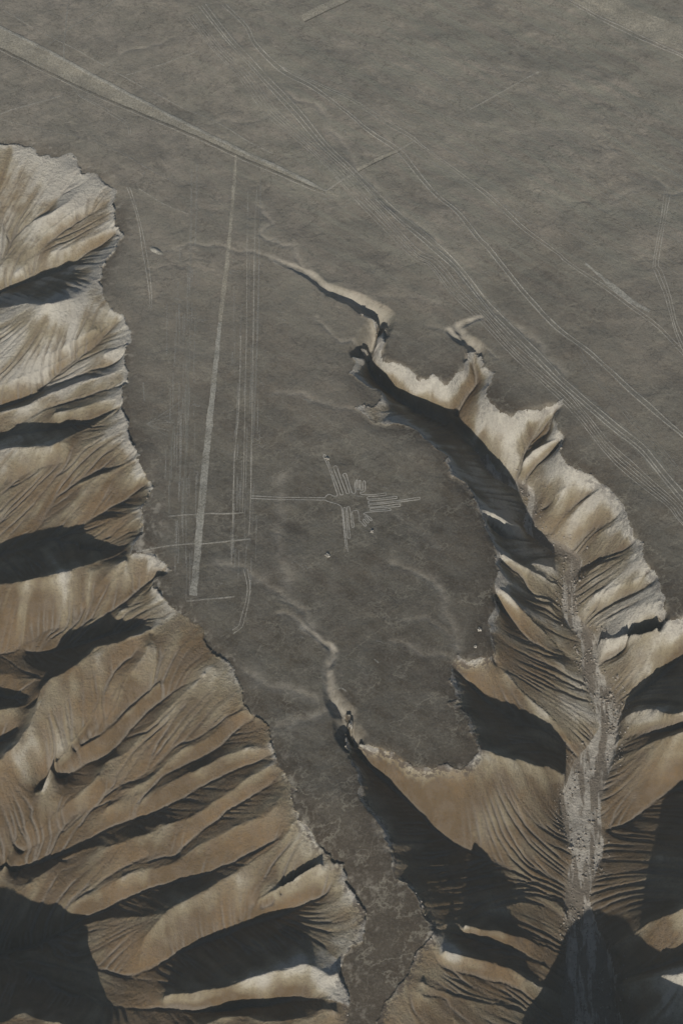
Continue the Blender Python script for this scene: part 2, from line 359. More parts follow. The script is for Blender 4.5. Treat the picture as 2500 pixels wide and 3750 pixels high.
C = []
for pts in CREST:
    row = []
    for p in pts:
        z = -10.0
        for _ in range(8):
            x, y = at(p[0], p[1], z)
            z = .5 * z + .5 * crest_height(x, y)
        if 2000 < p[0] < 2440 and 1700 < p[1] < 2300: x, y, z = wall(p, 1.6)
        row.append((x, y, z))
    a = resample(row)
    C.append(a)
for a in C:
    wiggle(a, 1.2)
for pts in FIXED:
    C.append(wiggle(resample([(*at(*p), p[2]) for p in pts]), 2.0))

BIG = np.full((NY, NX), np.nan, np.float32)
def put(x, y, z, r, keep_low=True):
    i = np.round((x - X0) / DX).astype(int); j = np.round((y - Y0) / DX).astype(int)
    ok = (i >= 0) & (i < NX) & (j >= 0) & (j < NY)
    BIG[j[ok], i[ok]] = z[ok]
for a in C: 
    for ox, oy in ((0, 0), (DX, 0), (0, DX)): put(a[:, 0] + ox, a[:, 1] + oy, a[:, 2], 0)
BED = np.zeros((NY, NX), np.float32)
for k, a in T.items():
    for ox, oy in ((0, 0), (DX, 0), (0, DX)): put(a[:, 0] + ox, a[:, 1] + oy, a[:, 2], 0)
m = T['main'][::4]
for x, y, z, w in m:
    i0, i1 = int((x - w - 2 - X0) / DX), int((x + w + 2 - X0) / DX) + 1
    j0, j1 = int((y - w - 2 - Y0) / DX), int((y + w + 2 - Y0) / DX) + 1
    i0, j0 = max(i0, 0), max(j0, 0)
    if i1 <= 0 or j1 <= 0 or i0 >= NX or j0 >= NY: continue
    sx_, sy_ = XX[j0:j1, i0:i1], YY[j0:j1, i0:i1]
    d = np.hypot(sx_ - x, sy_ - y) + wx[j0:j1, i0:i1] * .35
    sub = BIG[j0:j1, i0:i1]; sub[d < w] = z
    if w > 2.3: b = BED[j0:j1, i0:i1]; np.maximum(b, smooth(w + 1.2, w - .2, d + .35 * wy[j0:j1, i0:i1]), out=b)

PZ = plain_z(XX, YY).astype(np.float32)
FIX = np.where(PLAIN, PZ, BIG)
# valleys may cut a little way into the plain, never the reverse
for k in ('main', 'mesa', 'e0'):
    a = T[k]
    i = np.round((a[:, 0] - X0) / DX).astype(int); j = np.round((a[:, 1] - Y0) / DX).astype(int)
    ok = (i > 0) & (i < NX - 1) & (j > 0) & (j < NY - 1)
def relax(h, fix, iters):
    msk = ~np.isnan(fix)
    h[msk] = fix[msk]
    for _ in range(iters):
        p = np.pad(h, 1, mode='edge')
        h = .25 * (p[:-2, 1:-1] + p[2:, 1:-1] + p[1:-1, :-2] + p[1:-1, 2:])
        h[msk] = fix[msk]
    return h
def coarse(f, k):
    ny, nx = (f.shape[0] + k - 1) // k, (f.shape[1] + k - 1) // k
    g = np.full((ny * k, nx * k), np.nan, np.float32); g[:f.shape[0], :f.shape[1]] = f
    g = g.reshape(ny, k, nx, k)
    s = np.nansum(g, axis=(1, 3)); c = np.sum(~np.isnan(g), axis=(1, 3))
    return np.where(c > 0, s / np.maximum(c, 1), np.nan).astype(np.float32)
def resize(h, shape):
    yi = np.linspace(0, h.shape[0] - 1, shape[0]); xi = np.linspace(0, h.shape[1] - 1, shape[1])
    j = np.minimum(yi.astype(int), h.shape[0] - 2); i = np.minimum(xi.astype(int), h.shape[1] - 2)
    fy = (yi - j)[:, None]; fx = (xi - i)[None]
    a = h[j][:, i]; b = h[j][:, i + 1]; c = h[j + 1][:, i]; d = h[j + 1][:, i + 1]
    return ((a * (1 - fx) + b * fx) * (1 - fy) + (c * (1 - fx) + d * fx) * fy).astype(np.float32)
h = None
for k, it in ((32, 400), (16, 300), (8, 250), (4, 200), (2, 120), (1, 70)):
    f = coarse(FIX, k) if k > 1 else FIX
    h = np.full(f.shape, -30, np.float32) if h is None else resize(h, f.shape)
    h = relax(h, f, it)
BASE = h
print('base solved', BASE.min(), BASE.max())

# distance-like masks
slope_m = (~PLAIN).astype(np.float32)
near_rim = blur(slope_m, 7)                    # on the plain: how near the rim
DEPTH = PZ - BASE

# washes in the plain
wash_c = np.zeros((NY, NX), np.float32)
carve = np.zeros((NY, NX), np.float32)
def stamp(line, w, amp, arrs, warp=.5):
    for x, y in line:
        r = w * 2.6 + 2
        i0, i1 = max(int((x - r - X0) / DX), 0), int((x + r - X0) / DX) + 1
        j0, j1 = max(int((y - r - Y0) / DX), 0), int((y + r - Y0) / DX) + 1
        if i1 <= 0 or j1 <= 0 or i0 >= NX or j0 >= NY: continue
        d = np.hypot(XX[j0:j1, i0:i1] - x + wx[j0:j1, i0:i1] * warp, YY[j0:j1, i0:i1] - y + wy[j0:j1, i0:i1] * warp) / w
        g = amp * np.exp(-(np.abs(d) ** 1.5) * 1.3)
        sub = arrs[j0:j1, i0:i1]; np.maximum(sub, g, out=sub)
for pts, dep, w in WASH:
    a = wiggle(resample([(*at(*p), 0) for p in pts], 1.0), 3.0)
    stamp(a[:, :2], w * .42, dep * .42, carve)
    stamp(a[:, :2], w * .55, dep * .8, wash_c)
for k in ('main', 'mesa', 'e0', 'e0b'):
    a = T[k]; a = a[a[:, 2] > (-16 if k == 'main' else -9)][::3]
    for x, y, z, w in a:
        r = 16
        i0, i1 = max(int((x - r - X0) / DX), 0), int((x + r - X0) / DX) + 1
        j0, j1 = max(int((y - r - Y0) / DX), 0), int((y + r - Y0) / DX) + 1
        d = np.maximum(np.hypot(XX[j0:j1, i0:i1] - x, YY[j0:j1, i0:i1] - y) + wx[j0:j1, i0:i1] * .4 - w, 0)
        sub = carve[j0:j1, i0:i1]; np.maximum(sub, (-z) * np.clip(1 - d / ((.8 * -z if -z < 5 else 4 + .45 * (-z - 5)) + .9), 0, 1), out=sub)
        sub = wash_c[j0:j1, i0:i1]; np.maximum(sub, 1.2 * smooth(w + 3.5 + .3 * min(-z, 8), w + .3, d + w), out=sub)
P = PLAIN.astype(np.float32)
Hf = BASE - carve * P

# rounded plain lip and broken caprock
rough1 = fbm(XX, YY, 4.0, 101, 4, .6)
big1 = fbm(XX, YY, 60, 111, 4, .5)
mid1 = fbm(XX, YY, 18, 121, 4, .55)

# broad softening away from the crisp lines, so crests stay sharp but not knife-edged
Hf = .7 * Hf + .3 * blur(Hf, .6, 1)

def grad(hh):
    gy, gx = np.gradient(hh, DX)
    return gx, gy
# streaks that follow the fall line (rills and their debris)
Hs = blur(Hf, 1.6, 2)
gx, gy = grad(Hs)
gl = np.hypot(gx, gy) + 1e-5
ux, uy = (gx / gl).astype(np.float32), (gy / gl).astype(np.float32)
SL = blur(np.hypot(*grad(Hs)), 1.5, 1)
jj0, ii0 = np.meshgrid(np.arange(NY, dtype=np.float32), np.arange(NX, dtype=np.float32), indexing='ij')
def lic(src, n, step=1.4):
    acc = src.copy(); cnt = 1.0
    for sgn in (1, -1):
        pi, pj = ii0.copy(), jj0.copy()
        for k in range(n):
            ii = np.clip(pi + .5, 0, NX - 1).astype(np.int32); jj = np.clip(pj + .5, 0, NY - 1).astype(np.int32)
            pi += sgn * step * ux[jj, ii]; pj += sgn * step * uy[jj, ii]
            ii = np.clip(pi + .5, 0, NX - 1).astype(np.int32); jj = np.clip(pj + .5, 0, NY - 1).astype(np.int32)
            acc += src[jj, ii]
        cnt += n
    return acc / cnt
nz = noise(XX, YY, 1.1, 201) + .8 * noise(XX, YY, 2.3, 202)
rill = lic(nz.astype(np.float32), 16)
rill /= rill.std()
nz2 = noise(XX, YY, 3.0, 203) + .9 * noise(XX, YY, 7.0, 204)
streak = lic(nz2.astype(np.float32), 26)
streak /= streak.std()
cst0 = lic(fbm(XX, YY, 5.5, 221, 3).astype(np.float32), 34); cst0 /= cst0.std()
S = smooth(.06, .35, SL) * (1 - P)
patch = smooth(-.25, .45, fbm(XX, YY, 40, 131, 3)); patch2 = smooth(-.2, .3, fbm(XX, YY, 14, 191, 3))
bed_soft = blur(BED, 1, 1)
slope_w = S * (1 - bed_soft)
Hf += slope_w * (np.clip(rill, -2.5, 1.4) * (.05 + .13 * patch * patch2) + np.abs(np.clip(streak, -2, 2)) * (.14 + .36 * patch) + np.clip(cst0, -2, 2) * .22)
rocky = fbm(XX, YY, 2.2, 181, 3, .7)
Hf += slope_w * (rough1 * .14 + rocky * (.08 + .15 * smooth(.2, .8, near_rim * 0 + blur(P, 9, 1) * 2.2)))

# running water: many drops at once, each carving a little as it goes
def erode(hh, rounds, n, steps, k, seed):
    rng = np.random.RandomState(seed)
    src = np.flatnonzero((slope_w > .25).ravel())
    for r in range(rounds):
        g_y, g_x = np.gradient(hh, DX)
        s_ = rng.choice(src, n)
        pj = (s_ // NX).astype(np.float32) + rng.rand(n).astype(np.float32)
        pi = (s_ % NX).astype(np.float32) + rng.rand(n).astype(np.float32)
        vi = np.zeros(n, np.float32); vj = np.zeros(n, np.float32)
        acc = np.zeros(NX * NY, np.float32)
        for t in range(steps):
            ii = np.clip(pi, 0, NX - 1).astype(np.int32); jj = np.clip(pj, 0, NY - 1).astype(np.int32)
            gx_, gy_ = g_x[jj, ii], g_y[jj, ii]
            vi = .55 * vi - gx_; vj = .55 * vj - gy_
            l = np.hypot(vi, vj) + 1e-4
            s = np.minimum(np.hypot(gx_, gy_), .8)
            acc += np.bincount(jj * NX + ii, weights=s * (.3 + t / steps), minlength=NX * NY).astype(np.float32)
            pi += vi / l; pj += vj / l
        acc = acc.reshape(NY, NX)
        acc = (acc + np.roll(acc, 1, 0) + np.roll(acc, -1, 0) + np.roll(acc, 1, 1) + np.roll(acc, -1, 1)) / 5
        hh = hh - k * np.minimum(acc, 8.0) * slope_w * (.3 + patch2)
        hh = .93 * hh + .07 * blur(hh, .5, 1)
    return hh
H_before = Hf.copy()
Hf = erode(Hf, 7, 120000, 70, .012, 5)
Hf = Hf + .6 * slope_w * (Hf - blur(Hf, 1.5, 1))
flow = np.clip((H_before - Hf), 0, 1.5) * slope_w

# river bed gravel banks and channels
braid = fbm(XX * 1.0, YY * .45, 7, 141, 4, .6)
bed_wide = blur(BED, 3.0, 2)
Hf += bed_soft * (braid * .8 + rough1 * .2 + rocky * .12) + (bed_wide - bed_soft) * (1 - P) * (rough1 + rocky) * .5
# plain: gentle swells, shallow old sheet-flow lines
wr = 1 - np.abs(fbm(XX + wx * 3, YY + wy * 3, 46, 151, 3))
wr2 = 1 - np.abs(fbm(XX + wx * 2, YY * 1.1 + wy * 2, 21, 161, 3))
Pi = P * (1 - .6 * near_rim)
Hf += P * (big1 * 2.2 + mid1 * .30 - smooth(.8, 1, wr) * .22 * patch - smooth(.9, 1, wr2) * .05 + rough1 * .05)
Hf -= P * smooth(.05, .6, near_rim) * (.55 + .5 * np.clip(rough1 + .2, 0, 1))
rimband = np.clip(4 * blur(P, 2.0, 2) * (1 - blur(P, 2.0, 2)), 0, 1) * smooth(-40, 20, XX) * smooth(-30, 60, XX + .25 * (YY - 500))
Hf = Hf * (1 - .8 * rimband) + blur(Hf, 1.5, 2) * .8 * rimband
# blocky caprock just under the rim
cap = blur(P, 2.2, 1) * (1 - P)
Hf += cap * np.abs(rough1) * 1.1
Hf = Hf.astype(np.float32)
print('terrain done', Hf.min(), Hf.max())

def hz(x, y):
    x = np.asarray(x, float); y = np.asarray(y, float)
    fi = np.clip((x - X0) / DX, 0, NX - 1.001); fj = np.clip((y - Y0) / DX, 0, NY - 1.001)
    i = fi.astype(int); j = fj.astype(int); fi = fi - i; fj = fj - j
    return ((Hf[j, i] * (1 - fi) + Hf[j, i + 1] * fi) * (1 - fj) + (Hf[j + 1, i] * (1 - fi) + Hf[j + 1, i + 1] * fi) * fj)

# surface masks -> vertex attributes (ground colour and cover)
near2 = blur(slope_m, 14)
red = P * smooth(.08, .62, near2) * np.clip(.8 + .9 * mid1, 0, 1.3)
spots = smooth(.12, .42, rough1 * .7 + mid1 * .6 + rocky * .25)
south = smooth(at(1250, 2950)[1], at(1250, 3300)[1], YY)
rimspill = P * np.clip(smooth(.22, .75, near_rim) + .6 * smooth(.08, .3, near2) * smooth(0, -60, XX) * smooth(.15, .45, rough1), 0, 1) * spots * (.5 + .5 * smooth(-.1, .3, big1)) + P * south * smooth(.25, .55, rough1 * .7 + rocky * .5 + mid1 * .3) * .35
wash_col = P * np.clip(wash_c * (.55 + .6 * rough1) + rimspill, 0, 1)
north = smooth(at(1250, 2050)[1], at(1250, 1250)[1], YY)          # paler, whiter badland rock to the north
caprim = blur(P, 3.5, 1) * (1 - P)
cst = np.clip(cst0, -2.2, 2.2)
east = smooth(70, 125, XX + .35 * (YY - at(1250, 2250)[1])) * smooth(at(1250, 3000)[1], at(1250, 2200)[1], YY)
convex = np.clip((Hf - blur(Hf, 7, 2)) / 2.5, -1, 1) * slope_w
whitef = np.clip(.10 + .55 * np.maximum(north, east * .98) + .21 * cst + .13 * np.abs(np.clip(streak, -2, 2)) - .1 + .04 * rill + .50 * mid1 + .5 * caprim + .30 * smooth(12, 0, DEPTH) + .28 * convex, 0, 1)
flowc = np.clip(flow * 1.6, 0, 1)
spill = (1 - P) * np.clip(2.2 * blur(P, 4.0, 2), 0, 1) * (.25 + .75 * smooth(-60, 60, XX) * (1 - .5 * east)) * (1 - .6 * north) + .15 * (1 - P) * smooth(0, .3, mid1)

# ------------------------------------------------------------------ materials
def new_mat(name):
    m_ = bpy.data.materials.new(name); m_.use_nodes = True
    nt = m_.node_tree; b = nt.nodes['Principled BSDF']
    b.inputs['Roughness'].default_value = .95
    b.inputs['Specular IOR Level'].default_value = .08
    return m_, nt, b
class NB:
    def __init__(s, nt): s.nt = nt
    def n(s, t, **kw):
        x = s.nt.nodes.new(t)
        for k, v in kw.items(): setattr(x, k, v)
        return x
    def l(s, a, b): s.nt.links.new(a, b)
    def pos(s): return s.n('ShaderNodeNewGeometry').outputs['Position']
    def noise(s, scale, detail=4, rough=.55, vec=None, rot=0, sc=(1, 1, 1)):
        mp = s.n('ShaderNodeMapping'); mp.vector_type = 'TEXTURE'
        mp.inputs['Rotation'].default_value[2] = rot; mp.inputs['Scale'].default_value = tuple(1 / v for v in sc)
        s.l(vec or s.pos(), mp.inputs[0])
        t = s.n('ShaderNodeTexNoise'); t.inputs['Scale'].default_value = scale
        t.inputs['Detail'].default_value = detail; t.inputs['Roughness'].default_value = rough
        s.l(mp.outputs[0], t.inputs['Vector']); return t.outputs[0]
    def ramp(s, fac, a, b, lo=0, hi=1):
        r = s.n('ShaderNodeMapRange'); r.interpolation_type = 'SMOOTHSTEP'
        r.inputs[1].default_value = a; r.inputs[2].default_value = b; r.inputs[3].default_value = lo; r.inputs[4].default_value = hi
        s.l(fac, r.inputs[0]); return r.outputs[0]
    def mix(s, fac, a, b):
        m_ = s.n('ShaderNodeMix', data_type='RGBA')
        for sock, v in ((m_.inputs[0], fac), (m_.inputs[6], a), (m_.inputs[7], b)):
            if isinstance(v, (tuple, list)): sock.default_value = (*v, 1)
            elif isinstance(v, float): sock.default_value = v
            else: s.l(v, sock)
        return m_.outputs[2]
    def math(s, op, a, b=None):
        m_ = s.n('ShaderNodeMath', operation=op)
        for sock, v in ((m_.inputs[0], a), (m_.inputs[1], b)):
            if v is None: continue
            if isinstance(v, (int, float)): sock.default_value = v
            else: s.l(v, sock)
        return m_.outputs[0]

PLAIN_DARK = (.112, .102, .088); PLAIN_PALE = (.180, .168, .138); PLAIN_RED = (.066, .049, .034)
PALE = (.56, .52, .425); TAN = (.275, .232, .155); BROWN = (.14, .098, .055); GREY = (.25, .23, .20)
def terrain_material(name, kind):
    m_, nt, b = new_mat(name); q = NB(nt)
    at1 = q.n('ShaderNodeAttribute', attribute_name='ground_mask'); sep = q.n('ShaderNodeSeparateColor'); q.l(at1.outputs['Color'], sep.inputs[0])
    a, bb, c = sep.outputs
    fine = q.noise(.8, 6, .75); mid = q.noise(.13, 6, .65); large = q.noise(.022, 4, .55)
    speck = q.ramp(q.noise(2.6, 2, .5), .64, .74)
    if kind == 'plain':
        # R washes, G red rim ground, B sheet-flow streaking (north-east)
        st = q.noise(.05, 6, .62, rot=math.radians(-36), sc=(.3, 2.6, 1))
        st2 = q.noise(.25, 5, .7, rot=math.radians(-36), sc=(.10, 2.2, 1))
        f1 = q.ramp(large, .44, .60); f2 = q.ramp(mid, .42, .62)
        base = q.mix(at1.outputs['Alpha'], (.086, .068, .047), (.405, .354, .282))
        base = q.mix(q.math('MULTIPLY', f1, .3), base, (.20, .19, .15))
        base = q.mix(q.math('MULTIPLY', q.ramp(q.noise(.05, 6, .65), .45, .58), .38), base, (.205, .188, .150))
        base = q.mix(q.math('MULTIPLY', q.ramp(q.noise(.012, 5, .6), .48, .62), .30), base, (.15, .13, .105))
        base = q.mix(q.math('MULTIPLY', f2, .34), base, (.215, .198, .165))
        base = q.mix(q.math('MULTIPLY', q.ramp(q.noise(.3, 5, .7), .52, .3), .35), base, (.085, .071, .053))
        sf = q.math('MULTIPLY', q.ramp(st, .44, .60), q.math('MULTIPLY', c, .9))
        base = q.mix(sf, base, (.30, .285, .225))
        sf2 = q.math('MULTIPLY', q.ramp(st2, .52, .72), q.math('MULTIPLY', c, .45))
        base = q.mix(sf2, base, (.36, .34, .29))
        base = q.mix(q.math('MULTIPLY', bb, .8), base, PLAIN_RED)
        for sc_, wd_, am_, cc_ in ((.014, .010, .55, (.30, .275, .215)), (.035, .012, .4, (.26, .235, .185)), (.022, .008, .45, (.07, .06, .05))):
            vn = q.math('ABSOLUTE', q.math('SUBTRACT', q.noise(sc_, 7, .62, sc=(1.0, 1.25, 1), rot=sc_ * 30), .5))
            base = q.mix(q.math('MULTIPLY', q.ramp(vn, wd_, 0.0), am_), base, cc_)
        base = q.mix(q.math('MULTIPLY', a, .85), base, (.44, .40, .33))
        base = q.mix(q.math('MULTIPLY', q.ramp(fine, .46, .66), .26), base, (.26, .24, .20))
        base = q.mix(q.math('MULTIPLY', q.ramp(fine, .52, .34), .3), base, (.07, .058, .045))
        base = q.mix(q.math('MULTIPLY', speck, .22), base, (.33, .30, .25))
        dist = .25
    elif kind == 'slope':
        # R how white the rock is, G flow lines of debris, B distance below rim
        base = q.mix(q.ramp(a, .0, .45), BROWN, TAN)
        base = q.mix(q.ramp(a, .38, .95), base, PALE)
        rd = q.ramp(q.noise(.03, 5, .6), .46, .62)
        base = q.mix(q.math('MULTIPLY', rd, q.math('SUBTRACT', .75, q.math('MULTIPLY', a, .6))), base, (.215, .146, .078))
        base = q.mix(q.math('MULTIPLY', bb, .6), base, GREY)
        brk = q.ramp(q.noise(.35, 5, .7), .40, .56)
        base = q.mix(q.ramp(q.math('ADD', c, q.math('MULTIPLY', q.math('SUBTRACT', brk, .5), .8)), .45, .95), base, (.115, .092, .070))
        base = q.mix(q.math('MULTIPLY', at1.outputs['Alpha'], q.ramp(q.noise(.3, 5, .7), .36, .52)), base, (.32, .30, .26))
        base = q.mix(q.math('MULTIPLY', q.ramp(mid, .45, .62), .35), base, (.2, .16, .12))
        base = q.mix(q.math('MULTIPLY', q.ramp(fine, .52, .36), .45), base, (.13, .105, .08))
        base = q.mix(q.math('MULTIPLY', speck, .3), base, (.14, .11, .09))
        base = q.mix(q.math('MULTIPLY', q.ramp(a, .55, 1.0), .5), base, (.46, .44, .40))
        dist = .9
    else:
        ch = q.ramp(q.noise(.06, 6, .6, sc=(2.4, .45, 1)), .47, .53)
        base = q.mix(ch, (.205, .175, .14), (.47, .44, .385))
        base = q.mix(q.math('MULTIPLY', q.ramp(q.noise(.2, 6, .7), .46, .60), .45), base, (.17, .145, .115))
        base = q.mix(q.math('MULTIPLY', q.ramp(fine, .46, .64), .2), base, (.42, .39, .34))
        dist = .9
    b1 = q.n('ShaderNodeBump'); b1.inputs['Strength'].default_value = .8; b1.inputs['Distance'].default_value = dist
    hgt = q.math('ADD', fine, q.math('MULTIPLY', q.noise(.45, 6, .75), 1.8))
    q.l(hgt, b1.inputs['Height']); q.l(b1.outputs[0], b.inputs['Normal'])
    q.l(base, b.inputs['Base Color'])
    return m_
MAT_PLAIN = terrain_material('varnished_desert', 'plain')
MAT_SLOPE = terrain_material('eroded_rock', 'slope')
MAT_BED = terrain_material('gravel', 'bed')

# ------------------------------------------------------------------ ground meshes
def stretch(v, far):
    step, lo, hi = DX, [v[0]], [v[-1]]
    while lo[-1] > v[0] - far:
        step = min(step * 1.35, 400); lo.append(lo[-1] - step); hi.append(hi[-1] + step)
    return np.concatenate([np.array(lo[:0:-1]), v, np.array(hi[1:])]), len(lo) - 1
gx_, ex = stretch(xs, 6000); gy_, ey = stretch(ys, 7000)
pad = ((ey, ey), (ex, ex))
GH = np.pad(Hf, pad, mode='edge')
GX, GY = np.meshgrid(gx_, gy_)
gp = np.pad(PLAIN, pad, mode='edge'); gb = np.pad((BED > .5), pad, mode='edge') & ~gp
OUT = np.maximum(np.maximum(X0 - GX, GX - X1), np.maximum(Y0 - GY, GY - Y1))
OUTF = smooth(0, 90, OUT)
hill = -24 + 20 * fbm(GX, GY, 110, 501, 3) + 3 * fbm(GX, GY, 24, 511, 3)
GH = np.where(gp, GH + OUTF * 1.5 * fbm(GX, GY, 70, 521, 3), GH * (1 - OUTF) + hill * OUTF).astype(np.float32)
def padm(a):
    b_ = np.pad(a, pad, mode='edge')
    return b_ * (1 - OUTF) + OUTF * float(a.mean()) * (1 + .5 * fbm(GX, GY, 40, 531, 3))
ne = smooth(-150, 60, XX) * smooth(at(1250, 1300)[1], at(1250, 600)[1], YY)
pale_n = np.clip(smooth(at(1250, 2500)[1], at(1250, 350)[1], YY + 120 * big1 + 35 * mid1 + 14 * rough1), 0, 1)  # the plain grows paler towards the north
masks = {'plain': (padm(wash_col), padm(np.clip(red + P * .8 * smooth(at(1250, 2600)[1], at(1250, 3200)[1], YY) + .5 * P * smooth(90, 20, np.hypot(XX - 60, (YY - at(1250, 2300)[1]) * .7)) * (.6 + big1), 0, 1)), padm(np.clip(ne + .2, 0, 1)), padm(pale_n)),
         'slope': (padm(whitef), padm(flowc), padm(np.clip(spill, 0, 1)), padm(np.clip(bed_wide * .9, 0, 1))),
         'bed': (padm(bed_soft), padm(bed_soft), padm(bed_soft))}
nyy, nxx = GH.shape
idx = np.arange(nyy * nxx, dtype=np.int32).reshape(nyy, nxx)
q0 = idx[:-1, :-1]; QUADS = np.stack([q0, q0 + 1, q0 + 1 + nxx, q0 + nxx], -1)
fp = gp[:-1, :-1]; fb = gb[:-1, :-1]
def ground(name, sel_, mat_, mk):
    Q = QUADS[sel_]
    used, inv = np.unique(Q, return_inverse=True)
    co = np.stack([GX.ravel()[used], GY.ravel()[used], GH.ravel()[used]], -1).astype(np.float32)
    me = bpy.data.meshes.new(name)
    me.vertices.add(len(used)); me.vertices.foreach_set('co', co.ravel())
    nf = len(Q)
    me.loops.add(nf * 4); me.loops.foreach_set('vertex_index', inv.reshape(-1).astype(np.int32))
    me.polygons.add(nf)
    me.polygons.foreach_set('loop_start', np.arange(0, nf * 4, 4, dtype=np.int32))
    me.polygons.foreach_set('use_smooth', np.ones(nf, bool))
    me.update(calc_edges=True)
    at_ = me.color_attributes.new('ground_mask', 'FLOAT_COLOR', 'POINT')
    cc = np.ones((len(used), 4), np.float32)
    for i in range(len(mk)): cc[:, i] = mk[i].ravel()[used]
    at_.data.foreach_set('color', cc.ravel())
    me.materials.append(mat_)
    o = bpy.data.objects.new(name, me); scene.collection.objects.link(o); o['kind'] = 'structure'
    return o
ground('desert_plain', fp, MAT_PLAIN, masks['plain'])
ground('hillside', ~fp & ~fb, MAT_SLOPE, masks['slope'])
ground('riverbed', fb & ~fp, MAT_BED, masks['bed'])

# ------------------------------------------------------------------ lines, strips and tracks on the plain
def line_material(name, col, amount, var=(.8, .8, .8)):
    """scraped or driven ground: worn and patchy, the untouched ground shows between"""
    m_, nt, b = new_mat(name); q = NB(nt)
    n1 = q.ramp(q.noise(.9, 5, .7), .36, .62); n2 = q.ramp(q.noise(.07, 3, .5), .30, .62)
    k = q.math('MULTIPLY', q.math('MULTIPLY', q.math('ADD', q.math('MULTIPLY', n1, .55), .5), q.math('ADD', q.math('MULTIPLY', n2, .45), .6)), amount)
    c = q.mix(q.ramp(q.noise(.5, 4, .6), .3, .7), tuple(x * v for x, v in zip(col, var)), col)
    q.l(c, b.inputs['Base Color']); q.l(k, b.inputs['Alpha'])
    return m_
M_BIRD = line_material('scraped_line', (.55, .52, .45), 1.25)
M_LINE = line_material('old_line', (.58, .54, .45), .78)
M_FAINT = line_material('faint_line', (.48, .455, .39), .58)
M_STRIP = line_material('cleared_ground', (.56, .51, .40), .85)
M_STRIPW = line_material('cleared_pale_ground', (.50, .475, .40), 1.05)
M_BERM = line_material('dark_berm_with_shade', (.085, .078, .066), .55, (.7, .7, .7))  # dark varnished stones; the berm's shade is put into this colour
M_TRACK = line_material('tyre_rut', (.60, .56, .47), .95)
M_BAND = line_material('scuffed_ground', (.42, .40, .33), .42)
M_STONE, _nt, _b = new_mat('pale_stone'); _q = NB(_nt)
_q.l(_q.mix(_q.ramp(_q.noise(.8, 3, .6), .35, .65), (.36, .33, .28), (.62, .58, .5)), _b.inputs['Base Color'])
M_ROCK, _nt, _b = new_mat('rubble_stone'); _q = NB(_nt)
_q.l(_q.mix(_q.ramp(_q.noise(.35, 3, .6), .4, .6), (.2, .17, .135), (.36, .325, .28)), _b.inputs['Base Color'])

def g2(pts):
    return [at(p[0], p[1], float(plain_z(*at(p[0], p[1])))) for p in pts]
def ribbon_geo(pts, width, lift=.10, step=.8, jitter=.25, seed=0, offset=0.0, hump=0.0):
    """strip of ground that follows the surface; width is a number or (start, end)"""
    a = resample([(*p, i) for i, p in enumerate(pts)], step)
    x, y = a[:, 0], a[:, 1]; s = a[:, 2] / max(len(pts) - 1, 1)
    tx, ty = np.gradient(x), np.gradient(y); l = np.hypot(tx, ty) + 1e-6
    nx_, ny_ = -ty / l, tx / l
    w0, w1 = width if isinstance(width, tuple) else (width, width)
    w = w0 + (w1 - w0) * s
    rl = 1 + jitter * fbm(x, y, 3.0, 300 + seed, 3); rr = 1 + jitter * fbm(x, y, 3.0, 340 + seed, 3)
    nc = max(2, int(max(w0, w1) / .6) + 1) if hump == 0 else 5
    vs = []
    for k in range(nc):
        t = k / (nc - 1)
        d = offset + w * (-.5 * rl * (1 - t) + .5 * rr * t)
        px, py = x + nx_ * d, y + ny_ * d
        vs.append(np.stack([px, py, hz(px, py) + lift + hump * (1 - (2 * t - 1) ** 2)], -1))
    V = np.stack(vs, 1); n = len(x)
    F = [(i * nc + k, (i + 1) * nc + k, (i + 1) * nc + k + 1, i * nc + k + 1) for i in range(n - 1) for k in range(nc - 1)]
    return V.reshape(-1, 3), F
def link(name, geos, mat_, parent=None, origin=None):
    V, F, off = [], [], 0
    for v, f in geos:
        V.append(v); F += [tuple(i + off for i in t) for t in f]; off += len(v)
    V = np.vstack(V)
    if parent is None: org = V[len(V) // 2].copy() if origin is None else np.array(origin)
    else: org = np.array(parent['_o'])
    me = bpy.data.meshes.new(name); me.from_pydata((V - org).tolist(), [], F); me.update()
    for p in me.polygons: p.use_smooth = True
    me.materials.append(mat_)
    o = bpy.data.objects.new(name, me); scene.collection.objects.link(o)
    if parent is None: o.location = org.tolist(); o['_o'] = org.tolist()
    else: o.parent = parent
    return o
def tag(o, label, cat, group=None):
    o['label'] = label; o['category'] = cat
    if group: o['group'] = group
    return o
def thing(name, loc, label, cat, group=None):
    o = bpy.data.objects.new(name, None); scene.collection.objects.link(o)
    o.location = loc; o['_o'] = list(loc); o.empty_display_size = 2
    return tag(o, label, cat, group)
def ground_pt(p):
    x, y = g2([p])[0]; return (x, y, float(hz(x, y)))

